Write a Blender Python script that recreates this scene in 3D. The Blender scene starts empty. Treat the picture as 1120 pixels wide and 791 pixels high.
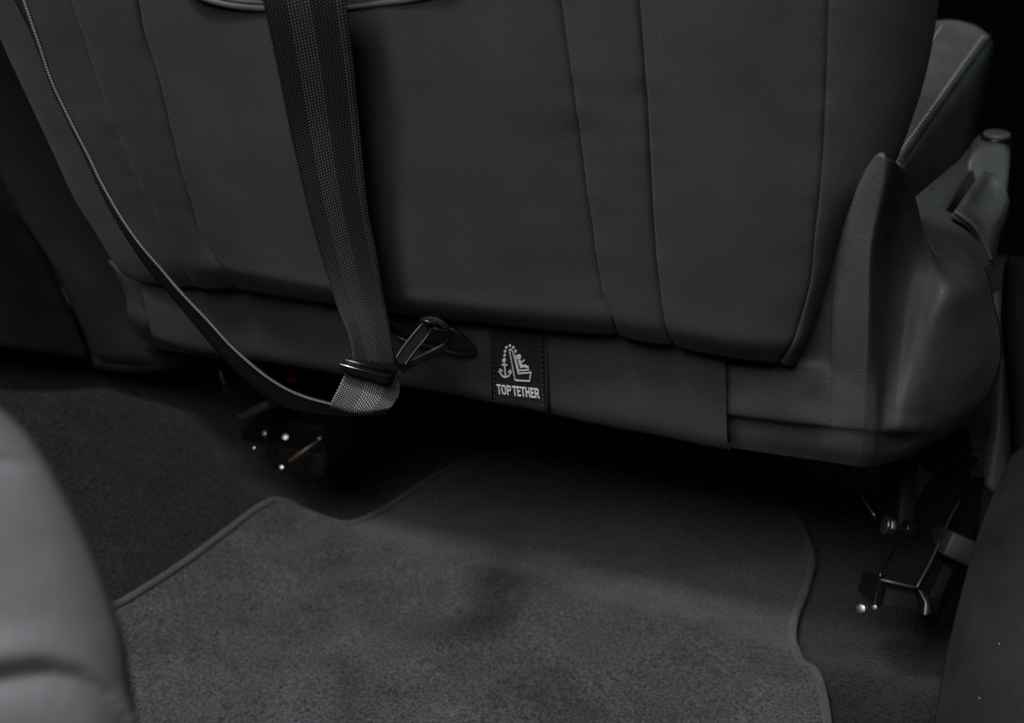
import bpy, math, random
from mathutils import Vector, Matrix, noise
random.seed(4)
S = bpy.context.scene
COL = S.collection
V = Vector
R = math.radians

# ------------------------------------------------------------------ camera
FPX = 1244.0                       # focal length in photo pixels (40 mm on 36 mm, photo 1120 wide)
CX, CY = 560.0, 395.5
YAW, PITCH, ROLL = R(23), R(25), R(2.0)
CAM = V((0.0, 0.0, 0.62))
fw = V((-math.sin(YAW)*math.cos(PITCH), math.cos(YAW)*math.cos(PITCH), -math.sin(PITCH)))
rt = V((math.cos(YAW), math.sin(YAW), 0))
up = rt.cross(fw)
rt2 = rt*math.cos(ROLL) - up*math.sin(ROLL)
up2 = rt2.cross(fw)
cd = bpy.data.cameras.new('camera')
cam = bpy.data.objects.new('camera', cd)
COL.objects.link(cam)
cam.matrix_world = Matrix(((rt2.x, up2.x, -fw.x, CAM.x), (rt2.y, up2.y, -fw.y, CAM.y), (rt2.z, up2.z, -fw.z, CAM.z), (0, 0, 0, 1)))
cd.sensor_width = 36.0
cd.lens = 36.0*FPX/1120.0
cd.clip_start = 0.02
cd.clip_end = 60
cd.dof.use_dof = True
cd.dof.focus_distance = 0.74
cd.dof.aperture_fstop = 6.0
S.camera = cam

# ------------------------------------------------------------------ world and lamps
w = bpy.data.worlds.new('World')
S.world = w
w.use_nodes = True
bg = w.node_tree.nodes['Background']
bg.inputs[0].default_value = (0.9, 0.95, 1.0, 1)
bg.inputs[1].default_value = 0.0012

def area(name, loc, target, size, energy, color, spread=180):
    d = bpy.data.lights.new(name, 'AREA')
    d.shape = 'RECTANGLE'
    d.size, d.size_y = size
    d.energy = energy
    d.spread = R(spread)
    d.color = color
    o = bpy.data.objects.new(name, d)
    COL.objects.link(o)
    o.location = loc
    o.rotation_euler = (V(target) - V(loc)).to_track_quat('-Z', 'Y').to_euler()
    return o
area('rear_lamp', (-0.14, -0.44, 1.38), (0.10, 0.60, 0.40), (0.85, 0.60), 5.8, (1.0, 0.985, 0.975), 92)
area('roof_lamp', (-0.36, -0.16, 1.66), (-0.52, 0.50, 0.0), (0.18, 0.15), 4.9, (0.95, 0.97, 1.0), 84)

vs = S.view_settings
vs.view_transform = 'Standard'
vs.look = 'None'
vs.gamma = 1.0
vs.exposure = 0.0
S.cycles.use_denoising = False
S.cycles.use_adaptive_sampling = False
S.cycles.max_bounces = 5
S.render.resolution_x, S.render.resolution_y = 1024, 723

# ------------------------------------------------------------------ helpers
def ray(px, py):
    return fw + rt2*((px-CX)/FPX) + up2*((CY-py)/FPX)

def P(px, py, d):                  # point seen at a photo pixel, d metres along the view axis
    return CAM + ray(px, py)*d

def hit(px, py, o, n):             # on a plane
    r = ray(px, py)
    return CAM + r*((o-CAM).dot(n)/r.dot(n))

def cr(p, t):                      # Catmull-Rom through list p, t in 0..1
    n = len(p)-1
    if n == 1:
        return p[0].lerp(p[1], t)
    x = min(max(t, 0), 1)*n
    i = min(int(x), n-1)
    f = x-i
    b, c = p[i], p[i+1]
    a = p[i-1] if i > 0 else b*2-c
    d = p[i+2] if i < n-1 else c*2-b
    return 0.5*((2*b) + (c-a)*f + (2*a-5*b+4*c-d)*f*f + (3*b-a-3*c+d)*f**3)

def resamp(p, n):                  # even arc-length resample of a smooth curve
    q = [cr(p, i/200) for i in range(201)]
    L = [0]
    for i in range(200):
        L.append(L[-1]+(q[i+1]-q[i]).length)
    out = []
    j = 0
    for k in range(n):
        s = L[-1]*k/(n-1)
        while j < 199 and L[j+1] < s:
            j += 1
        e = L[j+1]-L[j]
        out.append(q[j].lerp(q[j+1], (s-L[j])/e if e > 1e-12 else 0))
    return out

def tag(o, label=None, cat=None, group=None, kind=None):
    if label: o['label'] = label
    if cat: o['category'] = cat
    if group: o['group'] = group
    if kind: o['kind'] = kind
    return o

def link(name, me, mat, parent=None):
    o = bpy.data.objects.new(name, me)
    COL.objects.link(o)
    if mat: me.materials.append(mat)
    if parent:
        o.parent = parent
        o.matrix_parent_inverse = Matrix.Translation(parent.location).inverted()
    return o

def empty(name, loc):
    o = bpy.data.objects.new(name, None)
    o.empty_display_size = 0.05
    o.location = loc
    COL.objects.link(o)
    return o

def mesh(name, verts, faces, mat, parent=None, smooth=True, uv=None):
    me = bpy.data.meshes.new(name)
    me.from_pydata([tuple(v) for v in verts], [], faces)
    if uv:
        ul = me.uv_layers.new(name='UVMap')
        for l in me.loops:
            ul.data[l.index].uv = uv[l.vertex_index]
    me.polygons.foreach_set('use_smooth', [smooth]*len(me.polygons))
    me.update()
    return link(name, me, mat, parent)

def grid(name, rows, mat, parent=None, thick=0.0, flip=None, sharp=None):
    """surface through rows of points (all rows the same length), UV in metres, facing the camera"""
    nr, nc = len(rows), len(rows[0])
    verts = [p for r in rows for p in r]
    mid = rows[nr//2]
    us = [0]
    for i in range(nc-1): us.append(us[-1]+(mid[i+1]-mid[i]).length)
    vv = [0]
    for j in range(nr-1): vv.append(vv[-1]+(rows[j+1][nc//2]-rows[j][nc//2]).length)
    uv = [(us[i], vv[j]) for j in range(nr) for i in range(nc)]
    faces = [(j*nc+i, j*nc+i+1, (j+1)*nc+i+1, (j+1)*nc+i) for j in range(nr-1) for i in range(nc-1)]
    a, b, c = rows[nr//2][nc//2], rows[nr//2][min(nc//2+1, nc-1)], rows[min(nr//2+1, nr-1)][nc//2]
    nrm = (b-a).cross(c-a)
    f = nrm.dot(CAM-a) < 0
    if flip is not None: f = flip
    if f: faces = [tuple(reversed(q)) for q in faces]
    o = mesh(name, verts, faces, mat, parent, True, uv)
    if thick:
        m = o.modifiers.new('thickness', 'SOLIDIFY')
        m.thickness = thick
        m.offset = -1.0
        m.use_quality_normals = True
        if sharp: m.use_even_offset = False
    return o

def patch(name, ctrl, mat, parent=None, nu=40, nv=40, thick=0.0, **k):
    """smooth surface through a small net of control points"""
    rows = [[cr(r, i/(nu-1)) for i in range(nu)] for r in ctrl]
    cols = [[cr([r[i] for r in rows], j/(nv-1)) for i in range(nu)] for j in range(nv)]
    return grid(name, cols, mat, parent, thick, **k)

def tube(name, pts, rad, mat, parent=None, n=8, closed=False, caps=True, flat=None):
    verts, faces = [], []
    m = len(pts)
    ref = V((0.13, 0.31, 0.94)).normalized()
    for i, p in enumerate(pts):
        t = (pts[(i+1) % m if closed else min(i+1, m-1)] - pts[(i-1) % m if closed else max(i-1, 0)]).normalized()
        a = (ref - t*ref.dot(t)).normalized()
        b = t.cross(a)
        rr = rad[i] if isinstance(rad, (list, tuple)) else rad
        for k in range(n):
            an = 2*math.pi*k/n
            verts.append(p + a*rr*math.cos(an) + b*rr*math.sin(an))
    for i in range(m if closed else m-1):
        j = (i+1) % m
        for k in range(n):
            faces.append((i*n+k, i*n+(k+1) % n, j*n+(k+1) % n, j*n+k))
    if caps and not closed:
        faces.append(tuple(range(n))[::-1])
        faces.append(tuple((m-1)*n+k for k in range(n)))
    return mesh(name, verts, faces, mat, parent)

def prism(name, poly, depthvec, mat, parent=None, bevel=0.0, smooth=False, seg=2):
    """closed polygon of 3D points pushed along depthvec"""
    n = len(poly)
    verts = list(poly) + [p+depthvec for p in poly]
    faces = [tuple(range(n)), tuple(range(2*n-1, n-1, -1))]
    faces += [((i+1) % n, i, n+i, n+(i+1) % n) for i in range(n)]
    o = mesh(name, verts, faces, mat, parent, smooth)
    import bmesh
    bm = bmesh.new(); bm.from_mesh(o.data)
    bmesh.ops.recalc_face_normals(bm, faces=bm.faces)
    bm.to_mesh(o.data); bm.free()
    if bevel:
        m = o.modifiers.new('bevel', 'BEVEL'); m.width = bevel; m.segments = seg; m.limit_method = 'ANGLE'
        for p in o.data.polygons: p.use_smooth = True
        m.harden_normals = False
    return o

def box(name, c, ax, ay, az, mat, parent=None, bevel=0.0):
    """box centred at c with half-axis vectors"""
    poly = [c-ax-ay-az, c+ax-ay-az, c+ax+ay-az, c-ax+ay-az]
    return prism(name, poly, az*2, mat, parent, bevel)

def disc(name, c, axis, r, h, mat, parent=None, n=20, bevel=0.0):
    axis = axis.normalized()
    a = axis.orthogonal().normalized(); b = axis.cross(a)
    poly = [c + a*r*math.cos(2*math.pi*k/n) + b*r*math.sin(2*math.pi*k/n) for k in range(n)]
    return prism(name, poly, axis*h, mat, parent, bevel)

# ------------------------------------------------------------------ materials
def nt(name):
    m = bpy.data.materials.new(name)
    m.use_nodes = True
    t = m.node_tree
    return m, t, t.nodes['Principled BSDF']

def N(t, typ, **kw):
    n = t.nodes.new(typ)
    for k, v in kw.items():
        setattr(n, k, v)
    return n

def rgb(c): return (c[0], c[1], c[2], 1)

def woven(name, c1, c2, ang, period=0.0011, bump=0.5, rough=0.92, sheen=0.09, mott=0.14, mixf=0.6, dist=2.6):
    """twill cloth: diagonal wale, fine fibre noise, faint large mottling"""
    m, t, b = nt(name)
    tc = N(t, 'ShaderNodeTexCoord')
    mp = N(t, 'ShaderNodeMapping'); mp.inputs['Rotation'].default_value = (0, 0, ang)
    t.links.new(tc.outputs['UV'], mp.inputs[0])
    wv = N(t, 'ShaderNodeTexWave'); wv.inputs['Scale'].default_value = 0.314/period
    wv.inputs['Distortion'].default_value = dist; wv.inputs['Detail'].default_value = 3; wv.inputs['Detail Scale'].default_value = 1.6
    t.links.new(mp.outputs[0], wv.inputs[0])
    no = N(t, 'ShaderNodeTexNoise'); no.inputs['Scale'].default_value = 900; no.inputs['Detail'].default_value = 3; no.inputs['Roughness'].default_value = 0.7
    t.links.new(tc.outputs['UV'], no.inputs[0])
    big = N(t, 'ShaderNodeTexNoise'); big.inputs['Scale'].default_value = 22; big.inputs['Detail'].default_value = 5
    t.links.new(tc.outputs['UV'], big.inputs[0])
    mx = N(t, 'ShaderNodeMix', data_type='FLOAT'); mx.inputs[0].default_value = mixf
    t.links.new(wv.outputs['Fac'], mx.inputs[2]); t.links.new(no.outputs['Fac'], mx.inputs[3])
    cm = N(t, 'ShaderNodeMix', data_type='RGBA')
    cm.inputs[6].default_value = rgb(c1); cm.inputs[7].default_value = rgb(c2)
    t.links.new(mx.outputs[0], cm.inputs[0])
    mr = N(t, 'ShaderNodeMapRange'); mr.inputs[1].default_value = 0.25; mr.inputs[2].default_value = 0.75
    mr.inputs[3].default_value = 1-mott; mr.inputs[4].default_value = 1+mott
    t.links.new(big.outputs['Fac'], mr.inputs[0])
    mu = N(t, 'ShaderNodeMix', data_type='RGBA', blend_type='MULTIPLY'); mu.inputs[0].default_value = 1
    t.links.new(cm.outputs[2], mu.inputs[6]); t.links.new(mr.outputs[0], mu.inputs[7])
    t.links.new(mu.outputs[2], b.inputs['Base Color'])
    # lint: rare pale specks
    li = N(t, 'ShaderNodeTexVoronoi'); li.inputs['Scale'].default_value = 38
    t.links.new(tc.outputs['UV'], li.inputs[0])
    bp = N(t, 'ShaderNodeBump'); bp.inputs['Strength'].default_value = bump; bp.inputs['Distance'].default_value = 0.0006
    t.links.new(mx.outputs[0], bp.inputs['Height']); t.links.new(bp.outputs[0], b.inputs['Normal'])
    b.inputs['Roughness'].default_value = rough
    b.inputs['Specular IOR Level'].default_value = 0.15
    b.inputs['Sheen Weight'].default_value = sheen
    b.inputs['Sheen Roughness'].default_value = 0.5
    b.inputs['Sheen Tint'].default_value = (0.5, 0.5, 0.5, 1)
    return m

def grained(name, c, rough=0.5, scale=900, bump=0.35, spec=0.4, mott=0.15, dist=0.0006, dust=0.0):
    """moulded plastic or leather: cell grain and uneven gloss"""
    m, t, b = nt(name)
    tc = N(t, 'ShaderNodeTexCoord')
    vo = N(t, 'ShaderNodeTexVoronoi', feature='SMOOTH_F1'); vo.inputs['Scale'].default_value = scale
    t.links.new(tc.outputs['Object'], vo.inputs[0])
    no = N(t, 'ShaderNodeTexNoise'); no.inputs['Scale'].default_value = 30; no.inputs['Detail'].default_value = 6
    t.links.new(tc.outputs['Object'], no.inputs[0])
    mr = N(t, 'ShaderNodeMapRange'); mr.inputs[1].default_value = 0.3; mr.inputs[2].default_value = 0.7
    mr.inputs[3].default_value = rough-0.08; mr.inputs[4].default_value = rough+0.1
    t.links.new(no.outputs['Fac'], mr.inputs[0]); t.links.new(mr.outputs[0], b.inputs['Roughness'])
    m2 = N(t, 'ShaderNodeMapRange'); m2.inputs[1].default_value = 0.3; m2.inputs[2].default_value = 0.7
    m2.inputs[3].default_value = 1-mott; m2.inputs[4].default_value = 1+mott
    t.links.new(no.outputs['Fac'], m2.inputs[0])
    mu = N(t, 'ShaderNodeMix', data_type='RGBA', blend_type='MULTIPLY'); mu.inputs[0].default_value = 1
    mu.inputs[6].default_value = rgb(c); t.links.new(m2.outputs[0], mu.inputs[7])
    last = mu.outputs[2]
    if dust:
        sp = N(t, 'ShaderNodeTexVoronoi'); sp.inputs['Scale'].default_value = 130
        t.links.new(tc.outputs['Object'], sp.inputs[0])
        lt = N(t, 'ShaderNodeMath', operation='LESS_THAN'); lt.inputs[1].default_value = 0.075
        t.links.new(sp.outputs['Distance'], lt.inputs[0])
        sel = N(t, 'ShaderNodeSeparateColor'); t.links.new(sp.outputs['Color'], sel.inputs[0])
        gt = N(t, 'ShaderNodeMath', operation='GREATER_THAN'); gt.inputs[1].default_value = 0.97
        t.links.new(sel.outputs[0], gt.inputs[0])
        ml = N(t, 'ShaderNodeMath', operation='MULTIPLY'); t.links.new(lt.outputs[0], ml.inputs[0]); t.links.new(gt.outputs[0], ml.inputs[1])
        m3 = N(t, 'ShaderNodeMath', operation='MULTIPLY'); t.links.new(ml.outputs[0], m3.inputs[0]); m3.inputs[1].default_value = dust
        dm = N(t, 'ShaderNodeMix', data_type='RGBA'); dm.inputs[7].default_value = (0.22, 0.22, 0.21, 1)
        t.links.new(m3.outputs[0], dm.inputs[0]); t.links.new(last, dm.inputs[6]); last = dm.outputs[2]
    t.links.new(last, b.inputs['Base Color'])
    bp = N(t, 'ShaderNodeBump'); bp.inputs['Strength'].default_value = bump; bp.inputs['Distance'].default_value = dist
    t.links.new(vo.outputs['Distance'], bp.inputs['Height']); t.links.new(bp.outputs[0], b.inputs['Normal'])
    b.inputs['Specular IOR Level'].default_value = spec
    return m

def carpet(name, c, scale=700, mott=0.3, bump=0.6):
    m, t, b = nt(name)
    tc = N(t, 'ShaderNodeTexCoord')
    no = N(t, 'ShaderNodeTexNoise'); no.inputs['Scale'].default_value = scale; no.inputs['Detail'].default_value = 4
    big = N(t, 'ShaderNodeTexNoise'); big.inputs['Scale'].default_value = 14; big.inputs['Detail'].default_value = 6; big.inputs['Roughness'].default_value = 0.6
    big.inputs['Distortion'].default_value = 0.8
    for n in (no, big): t.links.new(tc.outputs['Object'], n.inputs[0])
    r1 = N(t, 'ShaderNodeMapRange'); r1.inputs[1].default_value = 0.3; r1.inputs[2].default_value = 0.7; r1.inputs[3].default_value = 0.3; r1.inputs[4].default_value = 1.7
    r2 = N(t, 'ShaderNodeMapRange'); r2.inputs[1].default_value = 0.3; r2.inputs[2].default_value = 0.7; r2.inputs[3].default_value = 1-mott; r2.inputs[4].default_value = 1+mott
    t.links.new(no.outputs['Fac'], r1.inputs[0]); t.links.new(big.outputs['Fac'], r2.inputs[0])
    ml = N(t, 'ShaderNodeMath', operation='MULTIPLY'); t.links.new(r1.outputs[0], ml.inputs[0]); t.links.new(r2.outputs[0], ml.inputs[1])
    mu = N(t, 'ShaderNodeMix', data_type='RGBA', blend_type='MULTIPLY'); mu.inputs[0].default_value = 1
    mu.inputs[6].default_value = rgb(c); t.links.new(ml.outputs[0], mu.inputs[7])
    t.links.new(mu.outputs[2], b.inputs['Base Color'])
    bp = N(t, 'ShaderNodeBump'); bp.inputs['Strength'].default_value = bump; bp.inputs['Distance'].default_value = 0.0015
    t.links.new(no.outputs['Fac'], bp.inputs['Height']); t.links.new(bp.outputs[0], b.inputs['Normal'])
    b.inputs['Roughness'].default_value = 1.0
    b.inputs['Specular IOR Level'].default_value = 0.05
    b.inputs['Sheen Weight'].default_value = 0.3
    b.inputs['Sheen Tint'].default_value = (0.4, 0.4, 0.42, 1)
    return m

def webbing(name, c1, c2, width, stripes, period=0.0020):
    """herringbone seat-belt webbing: stripes along the length whose wale flips sides"""
    m, t, b = nt(name)
    tc = N(t, 'ShaderNodeTexCoord')
    sx = N(t, 'ShaderNodeSeparateXYZ'); t.links.new(tc.outputs['UV'], sx.inputs[0])
    def M(op, a, bb=None):
        n = N(t, 'ShaderNodeMath', operation=op)
        for i, q in enumerate((a, bb)):
            if q is None: continue
            if isinstance(q, (int, float)): n.inputs[i].default_value = q
            else: t.links.new(q, n.inputs[i])
        return n.outputs[0]
    pp = M('PINGPONG', sx.outputs[0], width/stripes)          # triangle wave across the width
    k = 2*math.pi/period
    dia = M('SINE', M('MULTIPLY', M('ADD', M('MULTIPLY', pp, 0.75), sx.outputs[1]), k))
    thr = M('SINE', M('MULTIPLY', sx.outputs[0], 2*math.pi/(width/28)))
    prod = M('MULTIPLY', M('ADD', M('MULTIPLY', dia, 0.5), 0.5), M('ADD', M('MULTIPLY', thr, 0.5), 0.5))
    sq = M('GREATER_THAN', M('SINE', M('MULTIPLY', sx.outputs[0], math.pi*stripes/width)), 0.0)
    amp = M('SUBTRACT', 1.0, M('MULTIPLY', sq, 0.5))  # uneven light on the flipped wale, put into colour as darker stripes
    cm = N(t, 'ShaderNodeMix', data_type='RGBA'); cm.inputs[6].default_value = rgb(c1); cm.inputs[7].default_value = rgb(c2)
    t.links.new(M('MULTIPLY', prod, amp), cm.inputs[0]); t.links.new(cm.outputs[2], b.inputs['Base Color'])
    bp = N(t, 'ShaderNodeBump'); bp.inputs['Strength'].default_value = 0.9; bp.inputs['Distance'].default_value = 0.0006
    t.links.new(prod, bp.inputs['Height']); t.links.new(bp.outputs[0], b.inputs['Normal'])
    b.inputs['Roughness'].default_value = 0.55
    b.inputs['Specular IOR Level'].default_value = 0.25
    return m

def plain(name, c, rough=0.4, metal=0.0, spec=0.5):
    m, t, b = nt(name)
    tc = N(t, 'ShaderNodeTexCoord')
    no = N(t, 'ShaderNodeTexNoise'); no.inputs['Scale'].default_value = 260; no.inputs['Detail'].default_value = 5
    t.links.new(tc.outputs['Object'], no.inputs[0])
    mr = N(t, 'ShaderNodeMapRange'); mr.inputs[3].default_value = max(rough-0.12, 0.05); mr.inputs[4].default_value = rough+0.12
    t.links.new(no.outputs['Fac'], mr.inputs[0]); t.links.new(mr.outputs[0], b.inputs['Roughness'])
    b.inputs['Base Color'].default_value = rgb(c)
    b.inputs['Metallic'].default_value = metal
    b.inputs['Specular IOR Level'].default_value = spec
    return m

M_CEN = woven('seat_cloth_centre', (0.002, 0.002, 0.0021), (0.062, 0.0612, 0.0604), R(45), 0.0014, mixf=0.36, dist=1.0)
M_SID = woven('seat_cloth_side', (0.002, 0.002, 0.0021), (0.062, 0.0612, 0.0604), R(58), 0.0013)
M_VAL = woven('seat_cloth_valance', (0.002, 0.002, 0.0021), (0.073, 0.0722, 0.0712), R(55), 0.0013)
M_PLA = grained('shield_plastic', (0.058, 0.0605, 0.063), 0.62, 1000, 0.55, 0.25, dust=0.5)
M_LEA = grained('armrest_leather_lit', (0.145, 0.154, 0.156), 0.55, 900, 0.4, 0.35)  # armrest top: light from above is put into this paler tone
M_LEB = grained('armrest_leather_shaded', (0.035, 0.041, 0.043), 0.6, 900, 0.4, 0.3)  # same leather on the side, its shade put into the darker colour
M_CON = grained('console_plastic', (0.088, 0.096, 0.099), 0.45, 900, 0.3, 0.4, dust=0.3)
M_DRK = grained('trim_plastic', (0.005, 0.0053, 0.0058), 0.75, 800, 0.3, 0.1)
M_BLK = plain('black_plastic', (0.008, 0.008, 0.0085), 0.3)
M_STL = plain('black_painted_steel', (0.005, 0.005, 0.005), 0.3, 0.0, 0.45)
M_STD = plain('dull_black_steel', (0.005, 0.005, 0.005), 0.6, 0.0, 0.12)
M_BOL = plain('zinc_steel', (0.30, 0.29, 0.28), 0.42, 1.0)
M_EHI = plain('edge_highlight_paint', (0.05, 0.05, 0.05), 0.4, 0.3)  # paler paint that puts a highlight into the rail lip and edge
M_MAT = carpet('mat_velour', (0.051, 0.051, 0.0545), 430, 0.3, 0.9)
M_FLO = carpet('floor_carpet', (0.0145, 0.015, 0.0158), 380, 0.3, 0.9)
M_BND = carpet('mat_binding_cloth', (0.066, 0.066, 0.069), 900, 0.1)
M_REA = grained('rear_seat_leather', (0.088, 0.0915, 0.095), 0.5, 600, 0.2, 0.4)
M_WEB = webbing('strap_webbing', (0.002, 0.002, 0.002), (0.066, 0.063, 0.059), 0.052, 4)
M_EDG = webbing('strap_selvedge', (0.01, 0.01, 0.01), (0.05, 0.05, 0.048), 0.004, 2, 0.0022)
M_TAG = woven('label_cloth', (0.008, 0.008, 0.0082), (0.022, 0.022, 0.022), R(0), 0.0009, 0.15, 0.9, 0.1, 0.1)
M_WHT = plain('label_white_thread', (0.86, 0.86, 0.90), 0.8, 0, 0.1)
M_STI = plain('dark_stitch_thread', (0.045, 0.044, 0.043), 0.8, 0, 0.1)
M_STW = plain('pale_stitch_thread', (0.50, 0.52, 0.51), 0.7, 0, 0.2)
M_TAB = grained('tab_plastic', (0.013, 0.014, 0.015), 0.6, 900, 0.3, 0.3)
M_RED = plain('red_plastic', (0.16, 0.008, 0.008), 0.4)
M_BRN = plain('rusty_edge_steel', (0.10, 0.06, 0.04), 0.5, 0.5)
M_PIP = grained('piping_vinyl', (0.045, 0.046, 0.048), 0.42, 900, 0.2, 0.4)

# ------------------------------------------------------------------ seat frame of reference
REC = R(15)
sn = V((0, -math.cos(REC), -math.sin(REC)))      # out of the backrest, towards the rear
st = V((0, -math.sin(REC), math.cos(REC)))       # up the backrest
ss = V((1, 0, 0))
SO = P(500, 335, 0.78)                           # a point low on the middle of the backrest

def seat(px, py, n=0.0):
    return hit(px, py, SO + sn*n, sn)

# floor: level footwell that drops away gently past a crease
def floor_pt(px, py, dz=0.0):
    return hit(px, py, V((0, 0, dz)), V((0, 0, 1)))

# ------------------------------------------------------------------ setting: floor
cA, cB = floor_pt(400, 590), floor_pt(640, 655)
cdir = (cB-cA).normalized()
cn = V((-cdir.y, cdir.x, 0))
if cn.y < 0: cn = -cn
def floor_z(x, y):
    d = (V((x, y, 0))-cA).dot(cn)
    z = 0.0
    if d > 0:
        z -= min(d, 0.7)*0.16 + 0.012*(1-math.exp(-d/0.05))
    lx = -0.56 - x                                # carpet sweeps up to the sill at the left
    if lx > 0:
        z += 0.19*(1-math.exp(-(lx/0.19)**2))
    return z
def on_floor(px, py, off=0.0):
    z = 0.0
    for _ in range(25):
        p = hit(px, py, V((0, 0, z)), V((0, 0, 1)))
        z = 0.5*z + 0.5*(floor_z(p.x, p.y)+off)
    return p
rows = []
for j in range(90):
    y = 0.05 + 2.2*j/89
    rows.append([V((x, y, floor_z(x, y)-0.006 + 0.0015*math.sin(23*x+9*y)*math.sin(17*y-5*x))) for x in [-1.1+1.7*i/89 for i in range(90)]])
tag(grid('floor', rows, M_FLO, flip=False), kind='structure')

# front bulkhead, far in the dark
tag(grid('front_bulkhead', [[V((-1.4, 2.2, -0.3)), V((1.2, 2.2, -0.3))], [V((-1.4, 2.2, 1.4)), V((1.2, 2.2, 1.4))]], carpet('bulkhead_carpet', (0.003, 0.003, 0.003))), kind='structure')

# ------------------------------------------------------------------ floor mat
mat_px = [(60, 705), (135, 660), (200, 617), (260, 572), (288, 553), (312, 550), (345, 563), (374, 572), (398, 568), (425, 555), (455, 536),
          (500, 512), (560, 496), (740, 500), (850, 545), (886, 600), (882, 640), (870, 672), (867, 700), (874, 724), (893, 742), (905, 800), (900, 870),
          (600, 960), (250, 960), (60, 860)]
outline = [on_floor(x, y, 0.004) for x, y in mat_px]
oc = []
nO = len(outline)
for i in range(nO):
    a, b, c, d = outline[i-1], outline[i], outline[(i+1) % nO], outline[(i+2) % nO]
    for f in (0, .2, .4, .6, .8):
        oc.append(0.5*((2*b)+(c-a)*f+(2*a-5*b+4*c-d)*f*f+(3*b-a-3*c+d)*f**3))
mat_e = empty('floor_mat', (oc[0].x, oc[0].y, 0))
tag(mat_e, 'charcoal velour floor mat with bound grey edge under the seat', 'floor mat')
import bmesh
from mathutils.geometry import delaunay_2d_cdt
pts2 = [V((p.x, p.y)) for p in oc]
def inside(q):
    r = False
    j = len(pts2)-1
    for i in range(len(pts2)):
        a, b = pts2[i], pts2[j]
        if (a.y > q[1]) != (b.y > q[1]) and q[0] < (b.x-a.x)*(q[1]-a.y)/(b.y-a.y)+a.x: r = not r
        j = i
    return r
xs = [p.x for p in pts2]; ys = [p.y for p in pts2]
inner = []
st_ = 0.013
gx = min(xs)
while gx < max(xs):
    gy = min(ys)
    while gy < max(ys):
        q = (gx, gy)
        if inside(q) and min((V(q)-p).length for p in pts2) > 0.006: inner.append(V(q))
        gy += st_
    gx += st_
allp = pts2+inner
vo, _, fo, _, _, _ = delaunay_2d_cdt(allp, [(i, (i+1) % len(pts2)) for i in range(len(pts2))], [], 1, 1e-6)
def mat_z(x, y):
    return floor_z(x, y) + 0.004 + 0.0022*math.sin(14*x+3*y)*math.sin(11*y-6*x) + 0.0012*math.sin(41*x-20*y)
mo = mesh('mat_panel', [V((v.x, v.y, mat_z(v.x, v.y))) for v in vo], [tuple(f) for f in fo], M_MAT, mat_e)
if mo.data.polygons[0].normal.z < 0:
    mo.data.flip_normals()
tube('edge_binding', [V((p.x, p.y, mat_z(p.x, p.y)+0.0005)) for p in oc], 0.0036, M_BND, mat_e, 8, True)

# ------------------------------------------------------------------ front seat
seat_e = empty('front_seat', (SO.x, SO.y+0.1, 0.0))
tag(seat_e, 'black cloth front seat seen from behind with plastic side shield and tether label', 'car seat')
RB, A0 = 0.034, R(50)

def crown(p):
    return 0.0
def seam(px, depth_n=lambda t: 0.0):
    """pixel polyline (bottom first) -> points on the backrest, rolled at the bottom edge"""
    out = []
    x0, y0 = px[0]
    pb = seat(x0, y0, depth_n(0) - RB*(1-math.cos(A0)))
    tb = pb.dot(st)
    for (x, y) in px:
        p = seat(x, y, depth_n(0))
        for _ in range(6):
            e = p.dot(st)-tb
            n = depth_n(e)
            yc = RB*math.sin(A0)
            if e < yc:
                n -= RB - math.sqrt(max(RB*RB-(yc-max(e, 0))**2, 0))
            p = seat(x, y, n)
        out.append(p)
    return out

TOPY = -70
E0 = [(150, 306), (134, 299), (109, 260), (86, 226), (68, 190), (50, 152), (25, 97), (0, 44), (-30, -18), (-90, -145), (-125, -220)]
S0 = [(212, 314), (197, 288), (171, 240), (150, 196), (128, 148), (108, 100), (92, 50), (76, 0), (55, -70), (10, -220)]
S1 = [(258, 316), (243, 294), (229, 274), (217, 251), (203, 205), (194, 177), (183, 137), (171, 91), (156, 43), (148, 0), (137, -70), (112, -220)]
S2 = [(676, 368), (670, 351), (660, 326), (653, 294), (646, 246), (639, 198), (627, 100), (617, 31), (613, 0), (603, -70), (582, -220)]
S3 = [(735, 379), (726, 357), (720, 320), (714, 263), (710.5, 205), (707, 134), (703, 71), (697, 0), (691, -70), (678, -220)]
S4 = [(853, 397), (866, 377), (875, 351), (886, 309), (891, 257), (896, 214), (900, 157), (903, 86), (906, 0), (908, -70), (911, -220)]
E5 = [(872, 396), (884, 369), (896, 337), (911, 289), (926, 245), (950, 205), (980, 172), (1007, 100), (1020, 50), (1028, 0), (1036, -70), (1050, -220)]
RL = 0.065
dl = lambda t: -RL*(1-math.cos(R(48)))
d0 = lambda t: -0.004
d5 = lambda t: -min(0.012 + 0.32*max(t, 0), 0.075)
NV = 100
CV = {}
for nm, c, f in (('E0', E0, dl), ('S0', S0, d0), ('S1', S1, lambda t: 0.0), ('S2', S2, lambda t: 0.0), ('S3', S3, lambda t: 0.0), ('S4', S4, lambda t: -0.003), ('E5', E5, d5)):
    CV[nm] = resamp(seam(c, f), NV)

def bottom_shape(u):
    return 0.0

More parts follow.
